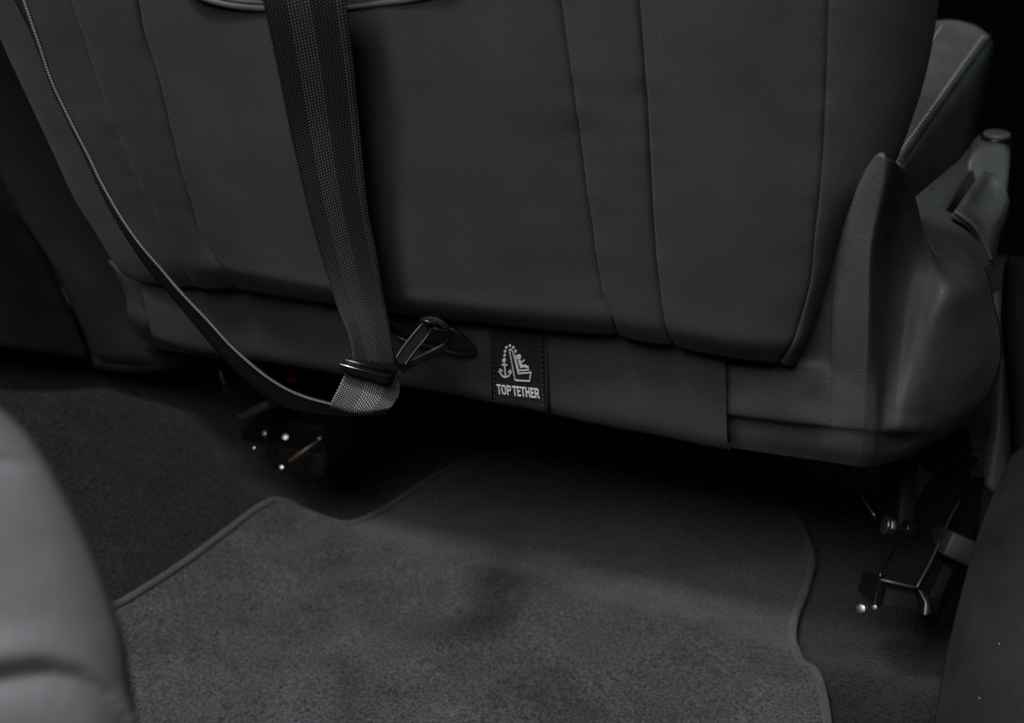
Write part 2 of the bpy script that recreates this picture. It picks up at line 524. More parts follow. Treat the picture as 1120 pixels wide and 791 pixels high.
def panel(a, b, mat, puff, gl, gr, circ=None, bot=None, extra_left=False, extra_right=False, label=None):
    A, B = CV[a], CV[b]
    wid = (A[NV//2]-B[NV//2]).length
    ds = [0, .0005, .0010, .0016, .0024, .0036, .0055, .008, .012, .018]
    us = [d/wid for d in ds if d/wid < 0.45]
    k = 14
    mid = [us[-1]+(1-2*us[-1])*i/k for i in range(1, k)]
    us = us + mid + [1-u for u in reversed(us)]
    rows = []
    for j in range(NV):
        row = []
        w = (A[j]-B[j]).length
        fb = min(1.0, j/9.0)
        for u in us:
            p = A[j].lerp(B[j], u)
            n = puff*4*u*(1-u)*(0.35+0.65*fb)
            if circ == 'L':                       # rolls away to the left
                n += 0.30*w*(math.sqrt(max(1-(1-u)**2*0.72, 0)) - (0.53+0.47*u))
            if circ == 'R':
                dn = (A[j]-B[j]).dot(sn)
                n += dn*(math.sqrt(max(1-(u*0.985)**2, 0)) - (1-u))*0.9
            dL, dR = u*w, (1-u)*w
            if gl: n -= 1.5*gl*math.exp(-(dL/0.0011)) + 0.3*gl*math.exp(-(dL/0.010))
            if gr: n -= 1.5*gr*math.exp(-(dR/0.0011)) + 0.3*gr*math.exp(-(dR/0.010))
            n += 0.0020*noise.noise(p*11.0) + 0.0006*noise.noise(p*34.0)
            pk = noise.noise(V((p.z*75, p.x*9, 3.1)))
            if gl: n += 0.0009*pk*math.exp(-dL/0.010)
            if gr: n += 0.0009*pk*math.exp(-dR/0.010)
            n += 0.0014*noise.noise(V((p.x*38, 1.7, p.z*6)))*math.exp(-j/7.0)
            row.append(p+sn*n)
        if extra_left:
            q = row[0]
            row = [q + ss*0.004*(1-kk/6)*0 - sn*0.02*kk + ss*(-0.012*math.sin(kk*0.5)) for kk in (6, 5, 4, 3, 2, 1)] + row
        if extra_right:
            q = row[-1]
            row = row + [q - sn*0.02*kk - ss*0.0032*kk for kk in (1, 2, 3, 4, 5)]
        rows.append(row)
    # irregular lower edge given in pixels is followed between the seams
    if bot:
        pass
    base = rows[0]
    ext = []
    for deg in (118, 105, 92, 80, 70, 60):
        a_ = R(deg)
        ext.append([p + sn*(RB*math.cos(a_)-RB*math.cos(A0)) - st*(RB*math.sin(a_)-RB*math.sin(A0)) for p in base])
    ext.insert(0, [p - sn*0.05 for p in ext[0]])
    o = grid('backrest_panel', ext+rows, mat, seat_e, 0.0)
    if label: o['label'] = label
    return o
panel('E0', 'S0', M_SID, 0.002, 0, 0.0009, circ='L', extra_left=True, label='narrow cloth panel along the left edge of the seat')
panel('S0', 'S1', M_SID, 0.003, 0.0009, 0.0022)
panel('S1', 'S2', M_CEN, 0.012, 0.0022, 0.004, label='wide cloth centre panel behind the strap')
panel('S2', 'S3', M_SID, 0.002, 0.0012, 0.0022, label='narrow cloth panel between two vertical seams')
panel('S3', 'S4', M_SID, 0.006, 0.003, 0.0022)
panel('S4', 'E5', M_SID, 0.0, 0.0016, 0, circ='R', extra_right=True, label='cloth panel rolling round the right side of the seat')

# valance: cloth strip below the roll of the backrest
VN = -0.020
def val(px, py, off=0.0):
    return seat(px, py, VN+off)
v_top = [(150, 296), (205, 300), (300, 304), (450, 318), (600, 338), (700, 352), (793, 375)]
v_bot = [(170, 378), (205, 389), (300, 404), (440, 428), (600, 460), (700, 480), (776, 496), (796, 499)]
tp = resamp([val(*p) for p in v_top], 60)
bt = resamp([val(*p) for p in v_bot], 60)
rows = []
for k in range(24):
    f = k/23
    rows.append([a.lerp(b, f) + sn*(0.0016*noise.noise(V((a.x*22, f*1.3, .4)))+0.0007*noise.noise(V((a.x*60, f*3, 2.))) - (0.006*max(0, (f-0.8)/0.2)**2)) for a, b in zip(tp, bt)])
for kk in (1, 2, 3, 4):
    rows.append([p - sn*0.009*kk - st*0.0018 for p in rows[23]])
grid('lower_cloth_strip', rows, M_VAL, seat_e, 0.0)
# sewn hem line of the strip next to the shield
# seat underside so that nothing shines through
us_ = [(180, 378), (440, 418), (800, 486)]
ub = [val(*p)-sn*0.02+st*0.01 for p in us_]
grid('seat_underside', [[p for p in ub], [p+V((0, 0.45, 0.03)) for p in ub]], M_DRK, seat_e, 0.01)
# solid core behind the cloth panels
core = [seat(x, y, -0.11) for x, y in ((130, 270), (480, 300), (850, 345))]
grid('seat_core', [core, [p+st*0.5 for p in core]], M_DRK, seat_e, 0.05)

# ------------------------------------------------------------------ right side shield (moulded plastic)
ds = lambda x, y, n: (seat(x, y, n)-CAM).dot(fw)
def sp(x, y, n): return seat(x, y, n)
# columns from left flange to the far right, rows from top to bottom: (px, py, depth)
def D(x, y, extra): return P(x, y, ds(x, y, -0.02)+extra)
sh = [
    # rows top to bottom, columns from the left flange over the lit ridge and round to the far right
    [D(936, 206, .034), D(944, 190, .018), D(951, 179, .008), D(959, 169.5, .003), D(971, 174, .002), D(981, 178.5, .010), D(988, 188, .034), D(1002, 218, .075), D(1010, 250, .10), D(1023, 278, .115), D(1050, 286, .125), D(1076, 292, .15)],
    [D(922, 236, .030), D(930, 222, .014), D(936, 216, .008), D(954, 206, .003), D(967, 208, .003), D(975, 213, .018), D(985, 224, .052), D(999, 246, .080), D(1010, 268, .100), D(1028, 290, .098), D(1054, 296, .110), D(1081, 302, .145)],
    [D(905, 285, .026), D(915, 280, .012), D(921, 278, .007), D(946, 272, .001), D(954, 274, .002), D(962, 278, .018), D(976, 286, .055), D(994, 300, .074), D(1014, 310, .074), D(1038, 316, .070), D(1064, 320, .100), D(1087, 330, .145)],
    [D(886, 342, .022), D(908, 338, .011), D(914, 337, .006), D(944, 332, .000), D(952, 334, .001), D(960, 337, .016), D(972, 342, .047), D(988, 350, .061), D(1006, 355, .058), D(1026, 358, .060), D(1062, 362, .095), D(1095, 368, .145)],
    [D(862, 386, .018), D(905, 386, .011), D(912, 385, .006), D(943, 382, .000), D(951, 384, .001), D(959, 386, .013), D(970, 390, .036), D(984, 394, .046), D(1000, 398, .044), D(1022, 401, .056), D(1060, 404, .095), D(1094, 400, .145)],
    [D(795, 400, .010), D(868, 402, .006), D(882, 404, .009), D(914, 412, .007), D(948, 418, .001), D(958, 420, .009), D(968, 424, .027), D(980, 428, .033), D(993, 431, .034), D(1014, 436, .050), D(1050, 440, .092), D(1082, 430, .14)],
    [D(794, 426, .008), D(867, 430, .003), D(884, 434, .008), D(914, 440, .006), D(948, 442, .001), D(958, 444, .007), D(967, 446, .020), D(978, 449, .026), D(990, 451, .030), D(1010, 454, .048), D(1044, 454, .090), D(1070, 446, .135)],
    [D(794, 451, .006), D(866, 459, .001), D(886, 462, .006), D(914, 464, .005), D(946, 466, .001), D(957, 468, .006), D(966, 469, .016), D(976, 470, .022), D(988, 470, .029), D(1006, 470, .046), D(1034, 468, .088), D(1056, 460, .13)],
    [D(794, 457, .016), D(866, 467, .012), D(886, 469, .010), D(914, 472, .008), D(946, 476, .005), D(956, 477, .009), D(965, 478, .022), D(976, 479, .038), D(988, 480, .050), D(1004, 479, .058), D(1030, 475, .092), D(1048, 468, .128)],
    [D(796, 475, .019), D(866, 485, .016), D(886, 488, .014), D(914, 492, .012), D(942, 496, .010), D(954, 497, .014), D(963, 496, .026), D(974, 495, .040), D(986, 493, .054), D(1002, 489, .068), D(1020, 483, .094), D(1036, 477, .122)],
    [D(798, 490, .024), D(866, 500, .024), D(886, 503, .023), D(914, 507, .022), D(938, 511, .021), D(950, 511, .025), D(960, 509, .036), D(970, 507, .048), D(982, 503, .062), D(996, 498, .078), D(1010, 491, .098), D(1024, 484, .12)],
]
for k_, r_ in enumerate(sh):
    if k_ < 5:
        r_.insert(1, r_[0].lerp(r_[1], .4))
        for c_ in range(8):
            r_[c_] = r_[c_] - (r_[c_]-CAM).normalized()*(.020, .018, .010, .005, .001)[k_]*(1, 1, 1, 1, 1, 1, .7, .35)[c_]
    else:
        q_ = r_[1].lerp(r_[3], .8)
        r_[2] = q_
        r_.insert(4, r_[3].lerp(r_[4], .85))
sho = patch('side_shield', sh, M_PLA, seat_e, 190, 160, 0.003)
sho['label'] = 'grained black plastic side shield at the seat corner'
# raised flange of the shield below the cloth (ridge line)
def shd(x, y): return P(x, y, ds(x, y, -0.02)-0.001)

# left side shield, in the dark
lsh = [[P(118, 285, 1.02), P(140, 304, .985), P(172, 312, .965), P(208, 318, .955)],
       [P(136, 322, 1.03), P(152, 332, .985), P(184, 340, .962), P(214, 340, .955)],
       [P(140, 345, 1.05), P(160, 356, 1.0), P(196, 360, .975), P(226, 368, .965)],
       [P(150, 366, 1.08), P(175, 382, 1.05), P(210, 388, 1.02), P(240, 392, .99)]]
patch('side_shield', lsh, M_PLA, seat_e, 30, 30, 0.003)['label'] = 'dark plastic shield at the left lower corner of the seat'

# pocket seam: raised piping at the top of the frame
pp = [(196, -26), (212, -8), (232, 1), (262, 7), (300, 9.5), (345, 10), (380, 8), (420, 3), (450, -1), (480, -10), (500, -24)]
pts = resamp([seat(x, y, 0.010) for x, y in pp], 70)
tube('pocket_piping', pts, 0.0022, M_PIP, seat_e, 10)
pts2b = resamp([seat(x, y-6, 0.0095) for x, y in pp], 70)
tube('pocket_piping', pts2b, 0.0015, M_PIP, seat_e, 8)

# ------------------------------------------------------------------ tether label on the strip
lab_c = [(534.5, 336), (595.5, 346), (599, 453), (538.5, 441)]
tl = [val(*p, 0.0010) for p in lab_c]
lrows = []
for j in range(14):
    f = j/13
    a, b = tl[0].lerp(tl[3], f), tl[1].lerp(tl[2], f)
    lrows.append([a.lerp(b, i/9) + sn*(0.0004*math.sin(i*0.9+j*0.5)) for i in range(10)])
lab = grid('tether_label', lrows, M_TAG, seat_e, 0.0012)
lab['label'] = 'black woven label with white seat and anchor symbol reading TOP TETHER'

def zp(x, y, off=0.0018):           # label drawing coordinates
    return val(480+x/7.0, 330+y/7.0, off)
LB = []
def stroke(bv, pts, wd, closed=False):
    """flat raised ribbon following pts (drawing units), width in drawing units"""
    vv, ff = bv
    wm = wd/7.0/FPX*0.77
    q = [zp(*p) for p in pts]
    n = len(q)
    base = len(vv)
    for i in range(n):
        if closed: t1, t2 = (q[i]-q[i-1]).normalized(), (q[(i+1) % n]-q[i]).normalized()
        else:
            t1 = (q[i]-q[max(i-1, 0)]) if i > 0 else (q[1]-q[0])
            t2 = (q[min(i+1, n-1)]-q[i]) if i < n-1 else (q[i]-q[i-1])
            t1, t2 = t1.normalized(), t2.normalized()
        tt = (t1+t2).normalized()
        nn = sn.cross(tt).normalized()
        s = min(1/max(nn.dot(sn.cross(t1).normalized()), 0.45), 2.0)
        vv += [q[i]+nn*wm/2*s, q[i]-nn*wm/2*s]
    for i in range(n if closed else n-1):
        a, b = base+2*i, base+2*((i+1) % n)
        ff.append((a, a+1, b+1, b))
def dot(bv, x, y, r):
    vv, ff = bv
    base = len(vv)
    for k in range(14):
        vv.append(zp(x+r*math.cos(k*math.pi/7), y+r*math.sin(k*math.pi/7)))
    ff.append(tuple(range(base, base+14)))
def finish(bv, name, label=None):
    o = mesh(name, bv[0], bv[1], M_WHT, lab, False)
    for p in o.data.polygons:
        pass
    bm = bmesh.new(); bm.from_mesh(o.data)
    bm.normal_update()
    for f in bm.faces:
        if f.normal.dot(sn) < 0: f.normal_flip()
    bm.to_mesh(o.data); bm.free()
    m = o.modifiers.new('thickness', 'SOLIDIFY'); m.thickness = 0.0006; m.offset = 1
    if label: o['label'] = label
    return o
arc = lambda cx, cy, rx, ry, a0, a1, n=14: [(cx+rx*math.cos(R(a0+(a1-a0)*i/n)), cy+ry*math.sin(R(a0+(a1-a0)*i/n))) for i in range(n+1)]
bv = ([], [])
for (x, y) in ((545, 335), (518, 348), (571, 349), (508, 378), (588, 378), (505, 409)): dot(bv, x, y, 9.5)
finish(bv, 'dotted_strap_symbol')
bv = ([], [])
dot(bv, 501, 446, 14)
stroke(bv, [(502, 452), (507, 510), (513, 574)], 11)
stroke(bv, [(484, 483), (526, 484)], 10)
stroke(bv, arc(511, 534, 38, 42, 172, 5), 10)
stroke(bv, [(461, 540), (470, 518), (488, 532)], 9)
stroke(bv, [(534, 540), (549, 521), (557, 544)], 9)
finish(bv, 'anchor_symbol')
bv = ([], [])
stroke(bv, [(541, 366), (586, 600), (696, 607), (706, 541), (611, 549), (568, 384), (556, 366)], 7.5, True)
stroke(bv, [(586, 404), (612, 526), (692, 520)], 8)
finish(bv, 'seat_symbol')
bv = ([], [])
dot(bv, 613, 421, 18)
stroke(bv, [(618, 446), (632, 496), (660, 490), (688, 504)], 20)
stroke(bv, [(622, 462), (638, 462), (655, 445)], 9)
finish(bv, 'child_symbol')
# condensed capitals, each a piece of its own
def letter(ch, x0, wd):
    bv = ([], [])
    def Lp(u, v):                    # u 0..1 across the letter, v 0..1 up
        x = x0+u*wd
        bx, by = x, 704+(x-455)*0.108
        return (bx-9*v+2, by-72*v)
    st1 = 8.8
    S_ = lambda *p, c=False: stroke(bv, [Lp(*q) for q in p], st1, c)
    if ch == 'T':
        S_((-.02, .93), (1.02, .93)); S_((.5, .9), (.5, 0))
    elif ch == 'O':
        pl = []
        for k in range(24):
            an = 2*math.pi*k/24
            c, s = math.cos(an), math.sin(an)
            pl.append((.5+.36*math.copysign(abs(c)**.7, c), .5+.43*math.copysign(abs(s)**.8, s)))
        S_(*pl, c=True)
    elif ch in 'PR':
        S_((.17, 0), (.17, 1))
        S_((.17, .93), (.6, .93), (.78, .86), (.82, .70), (.78, .54), (.6, .47), (.17, .47))
        if ch == 'R': S_((.55, .47), (.86, 0))
    elif ch == 'E':
        S_((.2, 0), (.2, 1)); S_((.2, .93), (.95, .93)); S_((.2, .52), (.85, .52)); S_((.2, .07), (.95, .07))
    elif ch == 'H':
        S_((.17, 0), (.17, 1)); S_((.83, 0), (.83, 1)); S_((.17, .52), (.83, .52))
    return finish(bv, 'letter_'+ch.lower())
for ch, x0, wd in (('T', 449, 33), ('O', 483, 38), ('P', 524, 36), ('T', 568, 33), ('E', 603, 28), ('T', 632, 33), ('H', 667, 37), ('E', 707, 28), ('R', 737, 36)):
    letter(ch, x0, wd)
# stitches down both sides of the label
def stitch(a, b, n, parent, mat, r=0.00045, off=None, name='stitch', fill=0.55):
    for i in range(n):
        p = a.lerp(b, (i+0.2)/n); q = a.lerp(b, (i+0.2+fill)/n)
        m_ = p.lerp(q, .5)
        tube(name, [p-sn*0.0003, m_+sn*0.0004, q-sn*0.0003], r, mat, parent, 5)
stitch(val(537.5, 352, .0022), val(541, 437, .0022), 15, lab, M_STI)
stitch(val(591, 352, .0022), val(594.5, 446, .0022), 17, lab, M_STI)
# raised edge seams left and right of the label
tube('label_seam', [val(535, 345, .001), val(536.5, 390, .0014), val(539.5, 440, .001)], 0.0008, M_VAL, seat_e, 6)
tube('label_seam', [val(596.5, 353, .001), val(598, 400, .0014), val(600.5, 452, .001)], 0.0009, M_VAL, seat_e, 6)

# ------------------------------------------------------------------ anchor slot on the strip
bez = [(424, 349), (446, 348), (474, 352), (496, 361), (513, 375), (518, 382), (514, 387), (496, 386), (470, 379), (440, 371), (426, 361)]
loop = [val(x, y, 0.003) for x, y in bez]
lp = []
for i in range(len(loop)):
    a, b, c, d = loop[i-1], loop[i], loop[(i+1) % len(loop)], loop[(i+2) % len(loop)]
    for f in (0, .25, .5, .75):
        lp.append(0.5*((2*b)+(c-a)*f+(2*a-5*b+4*c-d)*f*f+(3*b-a-3*c+d)*f**3))
tube('anchor_bezel', lp, 0.0018, M_BLK, seat_e, 8, True)
cen = sum(lp, V((0, 0, 0)))/len(lp)
n_ = len(lp)
vv = lp + [cen+(p-cen)*0.96-sn*0.004 for p in lp]
mesh('anchor_recess', [p-sn*0.0015 for p in lp], [tuple(range(n_))], M_BLK, seat_e, False)
tube('anchor_bar', resamp([val(418, 350, .006), val(440, 352, .010), val(466, 357, .010), val(492, 364, .006)], 14), 0.0030, M_STL, seat_e, 10)

# ------------------------------------------------------------------ tether strap
tet = empty('tether_strap', val(432, 410, .02))
tag(tet, 'black woven tether strap hanging down the seat back into a metal adjuster', 'strap')
def ribbon(name, Lp, Rp, mat, parent, n=80, m=12, thick=0.0014, bow=0.0):
    a, b = resamp(Lp, n), resamp(Rp, n)
    rows = []
    for p, q in zip(a, b):
        rows.append([p.lerp(q, i/(m-1)) for i in range(m)])
    # UV with true width
    return grid(name, rows, mat, parent, thick)
dL = [(287, 0), (303, 74), (317, 143), (336, 226), (354, 290), (369, 336), (382, 368), (388, 398)]
dR = [(377, 0), (386, 71), (393, 143), (401.5, 226), (411, 275), (419, 322), (426, 356), (434, 400)]
gapL = [.026, .024, .022, .020, .018, .020, .026, .030]
gapR = [.026, .023, .020, .016, .012, .008, .005, .004]
Lw = [seat(268, -80, .034)] + [seat(x, y, .012+g) for (x, y), g in zip(dL, gapL)]
Rw = [seat(368, -80, .034)] + [seat(x, y, .012+g) for (x, y), g in zip(dR, gapR)]
for k_, dd in ((-6, .688), (-5, .712), (-4, .728), (-3, .732), (-2, .726), (-1, .716)):
    Lw[k_] = P(*dL[k_], dd)
for k_, dd in ((-5, .706), (-4, .724), (-3, .738), (-2, .743), (-1, .743)):
    Rw[k_] = P(*dR[k_], dd)
ribbon('webbing', Lw, Rw, M_WEB, tet, 110, 14)
# fold under the adjuster; the light on it is painted as paler webbing
fl = [P(386, 398, .716), P(378, 410, .712), P(369, 428, .710), P(362, 442, .712)]
fr = [P(432, 402, .740), P(437, 418, .736), P(437, 432, .732), P(428, 446, .728)]
M_WEL = webbing('lit_webbing', (0.03, 0.03, 0.03), (0.46, 0.45, 0.42), 0.045, 3)
fold = patch('strap_fold', [[fl[i], fl[i].lerp(fr[i], .33)+sn*.002, fl[i].lerp(fr[i], .66)+sn*.003, fr[i]] for i in range(4)] +
             [[P(362, 446, .716), P(382, 451, .718), P(404, 453, .724), P(424, 449, .732)]], M_WEL, tet, 30, 30, 0.0014)
fold['label'] = 'fold of webbing below the adjuster with painted light'
# loose tail sweeping up to the left
tR = [(420, 448), (396, 449.5), (378, 447), (361, 442), (334, 434.5), (311, 424.5), (286, 408), (254, 380), (226, 349.5), (197, 319), (175, 293), (154, 268.5), (132, 237), (111, 200), (97, 171), (84, 146), (71, 120), (60, 97), (51, 74), (44, 52), (36, 29), (26, 0), (10, -45)]
tL = [(424, 454), (398, 455), (380, 455), (361, 454), (328, 450), (300, 440), (272, 420), (238, 386), (209, 351), (184, 321), (163, 297), (144, 270), (123, 236), (104.5, 199), (91, 169), (78.5, 144), (66, 118), (55, 94), (46, 70), (38, 48), (29, 27), (16, 0), (0, -45)]
nT = len(tR)
zr_ = [.728-.10*(i/(nT-1))*1.0 for i in range(nT)]
tRp = [P(x, y, z) for (x, y), z in zip(tR, zr_)]
tLp = [P(x, y, z+.012+.02*min(1, i/5)) for i, ((x, y), z) in enumerate(zip(tL, zr_))]
tail = ribbon('strap_tail', tLp, tRp, M_WEB, tet, 140, 8, 0.0014)
tail['label'] = 'loose strap tail seen edge-on looping up to the left'
# pale selvedge along the near edge of the tail
eR = resamp(tRp, 150)
tube('selvedge', eR, 0.00105, M_EDG, tail, 6)
# raised yarn loops of the selvedge
def yarn(pts, step, r, mat, parent):
    vv, ff = [], []
    q = resamp(pts, step)
    for i in range(1, len(q)-1):
        t = (q[i+1]-q[i-1]).normalized()
        a = (CAM-q[i]); a = (a-t*a.dot(t)).normalized()
        b = t.cross(a)
        d = (t*0.8+b*0.6).normalized()
        h = (q[i+1]-q[i]).length*0.55
        c = q[i]+a*0.0009
        base = len(vv)
        e = d.cross(a)
        vv += [c-d*h, c+e*r, c+d*h, c-e*r, c+a*r]
        ff += [(base, base+1, base+4), (base+1, base+2, base+4), (base+2, base+3, base+4), (base+3, base, base+4)]
    o = mesh('selvedge_yarn', vv, ff, mat, parent)
    o['kind'] = 'stuff'
    return o
yarn(tRp, 235, 0.0008, plain('selvedge_yarn_pale', (0.11, 0.107, 0.102), 0.7), tail)

# adjuster: pressed steel plate the strap threads through
ac = [P(371, 397, .700), P(386, 390, .722), P(437, 400, .742), P(425, 412, .712)]
nA = (ac[1]-ac[0]).cross(ac[3]-ac[0]).normalized()
if nA.z < 0: nA = -nA
adj = prism('adjuster', ac, -nA*0.0055, M_STL, tet, 0.0011, seg=3)
adj['label'] = 'black steel strap adjuster plate'
# slot bar on top of the plate
b0, b1 = ac[0].lerp(ac[1], .25), ac[3].lerp(ac[2], .25)
tube('adjuster_bar', [b0.lerp(b1, .02)+nA*0.001, b0.lerp(b1, .98)+nA*0.001], 0.0017, M_STL, adj, 10)
tube('adjuster_pale_edge', [ac[0].lerp(ac[3], .02)-nA*.0006+(ac[0]-ac[1])*.01, ac[0].lerp(ac[3], .98)-nA*.0006+(ac[3]-ac[2])*.01], 0.00045, plain('pale_edge_steel', (.35, .34, .33), .35, 1.0), adj, 6)  # thin pale metal line along the front edge of the plate
# short strap from the adjuster back up to the hook
sl = [P(430, 398, .745), P(438, 384, .748), P(450, 368, .752), P(462, 354, .754)]
sr = [P(443, 399, .752), P(452, 386, .756), P(466, 369, .760), P(477, 352, .760)]
ribbon('hook_strap', sl, sr, plain('hook_strap_cloth', (0.016, 0.016, 0.0155), 0.5), tet, 24, 6, 0.0016)
for e in (sl, sr):
    tube('strap_piping', resamp(e, 20), 0.0006, plain('hook_strap_edge', (0.026, 0.025, 0.024), 0.5), tet, 6)
# second, lower leg of the hook strap
s2l = [P(434, 402, .752), P(450, 394, .756), P(470, 385, .762), P(486, 376, .764)]
s2r = [P(440, 408, .758), P(458, 399, .762), P(476, 390, .768), P(492, 381, .768)]
ribbon('hook_strap', s2l, s2r, plain('hook_strap_cloth_lower', (0.008, 0.008, 0.008), 0.5), tet, 24, 6, 0.0016)
# hook: bent flat steel
hk = resamp([P(462, 352, .750), P(472, 351, .748), P(481, 354, .747), P(488, 361, .749), P(491, 369, .754), P(488, 376, .760)], 26)
hv = [h + (P(480, 366, .772)-P(480, 366, .75)) for h in hk]
grid('hook', [hk, [a.lerp(b, .5) + V((0, 0, .0) ) for a, b in zip(hk, hv)], hv], M_STD, tet, 0.003)
tube('hook_rim', hk, 0.0010, M_STD, tet, 8)
tube('hook_crossbar', [P(459, 349.5, .744), P(478, 354.5, .744)], 0.0013, M_STL, tet, 8)

# ------------------------------------------------------------------ armrest and console
arm = empty('armrest', P(1030, 200, 1.0))
tag(arm, 'grey leather armrest with two lines of pale stitching beside the seat', 'armrest')
aL = [(950, 225), (985, 120), (1008, 62), (1020, 32), (1030, 25)]
aR = [(985, 178), (1018, 130), (1050, 85), (1074, 52), (1082, 40)]
za = [.90, .98, 1.06, 1.12, 1.135]
top_rows = []
for (l, r, z) in zip(aL, aR, za):
    a, b = P(l[0]-18, l[1], z+.01), P(r[0], r[1], z)
    c = a.lerp(b, .5)+V((0, 0, .008))
    top_rows.append([a, a.lerp(b, .25)+V((0, 0, .006)), c, a.lerp(b, .75)+V((0, 0, .006)), b])
# rounded front end
top_rows.append([P(1024, 30, 1.15), P(1038, 25, 1.155), P(1052, 24, 1.155), P(1068, 28, 1.15), P(1082, 39, 1.142)])
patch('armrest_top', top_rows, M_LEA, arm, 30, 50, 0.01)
side = [[P(985, 178, .90), P(1018, 130.5, .98), P(1050, 85.5, 1.06), P(1074, 52.5, 1.12), P(1083, 40, 1.142)],
        [P(990, 186, .90), P(1026, 140, .975), P(1056, 98, 1.05), P(1078, 64, 1.11), P(1087, 46, 1.145)],
        [P(1000, 215, .93), P(1034, 172, .99), P(1058, 130, 1.05), P(1076, 92, 1.11), P(1087, 58, 1.15)],
        [P(1006, 245, .96), P(1040, 195, 1.01), P(1060, 156, 1.06), P(1072, 125, 1.12), P(1083, 84, 1.17)],
        [P(1010, 262, .98), P(1044, 212, 1.04), P(1062, 170, 1.09), P(1070, 140, 1.14), P(1078, 108, 1.19)]]
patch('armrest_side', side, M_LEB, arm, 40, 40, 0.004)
# piping between top and side
tube('armrest_piping', resamp([p+V((0, 0, .001)) for p in side[0]], 40), 0.0018, M_LEB, arm, 8)
# stitches
s_a = [P(983, 172, .897), P(1012, 132, .972), P(1043, 88, 1.052), P(1068, 53, 1.112), P(1076, 43, 1.13)]
sa = resamp(s_a, 43)
for i in range(0, 42):
    a, b = sa[i], sa[i].lerp(sa[i+1], .5)
    tube('stitch', [a+V((0, 0, .0035)), a.lerp(b, .5)+V((0, 0, .0042)), b+V((0, 0, .0035))], 0.0007, M_STW, arm, 5)
s_b = [P(1008, 68, 1.06), P(1016, 54, 1.085), P(1024, 42, 1.11), P(1031, 33, 1.125)]
sb = resamp(s_b, 19)
for i in range(18):
    a, b = sb[i], sb[i].lerp(sb[i+1], .6)
    tube('stitch', [a+V((0, 0, .0045)), a.lerp(b, .5)+V((0, 0, .0052)), b+V((0, 0, .0045))], 0.0007, M_STW, arm, 5)

# upper lobe of the shield, facing up beside the armrest
PL = lambda x, y, d: P(x, y, d+(300-y)*0.0008)
lob = [[PL(1001, 216, .80), PL(1016, 203, .83), PL(1034, 188, .87), PL(1052, 172, .91), PL(1072, 148, .96)],
       [PL(1005, 232, .79), PL(1022, 222, .82), PL(1042, 206, .86), PL(1056, 190, .90), PL(1074, 166, .95)],
       [PL(1010, 252, .785), PL(1026, 244, .81), PL(1041, 232, .845), PL(1056, 222, .88), PL(1074, 196, .93)],
       [PL(1022, 278, .782), PL(1038, 274, .80), PL(1054, 264, .83), PL(1066, 256, .86), PL(1078, 240, .90)],
       [PL(1032, 300, .785), PL(1050, 300, .80), PL(1066, 298, .825), PL(1077, 296, .85), PL(1086, 290, .88)]]
patch('side_shield_lobe', lob, M_CON, seat_e, 40, 40, 0.003)  # same plastic as the shield; light on it painted by a paler material

con = empty('centre_console', P(1080, 290, 1.0))
tag(con, 'grey plastic console housing with a round knob below the armrest', 'console')
cpx = [(1056, 178), (1064, 165), (1074, 160), (1088, 159), (1102, 162), (1105, 172), (1103, 200), (1096, 250), (1086, 300), (1070, 300)]
prism('console_body', [P(x, y, 1.0) for x, y in cpx], V((0.0, 0.055, 0.0)), M_CON, con, 0.005, seg=4)
groove = [(1037, 228), (1072, 172), (1076, 166), (1076, 178), (1048, 230), (1045, 236)]
prism('console_gap', [P(x, y, .830+.12*(x-1037)/40+(300-y)*.0008) for x, y in groove], fw*0.01, M_BLK, con)
k0 = P(1089, 157, 1.0)
k0 = k0 + V((0.0, .022, .0005))
kx = V((0.02, -0.06, 1)).normalized()
disc('knob', k0+kx*.001, kx, 0.0115, 0.003, M_CON, con, 24, 0.001)
disc('knob_ring', k0-kx*.001, kx, 0.0138, 0.0022, M_BLK, con, 24, 0.001)

hd = empty('lever_handle', P(1075, 240, .86))
tag(hd, 'grey plastic lever handle with a scooped finger recess beside the console', 'handle')
# scooped face: rim, then a hollow that opens to the right
PH = lambda x, y, d: P(x, y, d+(284-y)*0.0007)
hf = [[PH(1044, 231, .836), PH(1056, 214, .86), PH(1066, 199, .885), PH(1077, 187, .905)],
      [PH(1050, 234, .838), PH(1060, 219, .860), PH(1070, 203, .885), PH(1080, 188, .905)],
      [PH(1058, 238, .842), PH(1069, 225, .878), PH(1080, 206, .905), PH(1087, 191, .905)],
      [PH(1066, 245, .850), PH(1078, 234, .880), PH(1090, 214, .905), PH(1095, 198, .905)],
      [PH(1073, 256, .862), PH(1085, 245, .868), PH(1096, 226, .885), PH(1101, 208, .900)],
      [PH(1080, 272, .874), PH(1088, 256, .874), PH(1098, 236, .888), PH(1104, 220, .900)],
      [PH(1084, 284, .885), PH(1089, 266, .885), PH(1098, 246, .895), PH(1103, 232, .905)]]
patch('handle_face', hf, M_CON, hd, 40, 50, 0.006)
rim = resamp([PH(1044, 231, .835), PH(1056, 239, .84), PH(1067, 249, .85), PH(1075, 262, .863), PH(1084, 284, .884)], 24)
tube('handle_rim', rim, .0016, M_CON, hd)

# console flank below, and pad
fl_e = empty('console_flank', P(1095, 500, 1.1))
tag(fl_e, 'sliver of grained grey panel between the rail and the dark seat', 'panel')
prism('panel', [P(x, y, 1.02) for x, y in ((1085, 320), (1096, 316), (1104, 360), (1104, 480), (1102, 527), (1089, 540), (1080, 533), (1090, 470), (1094, 400))], fw*0.02, M_CON, fl_e, 0.003)

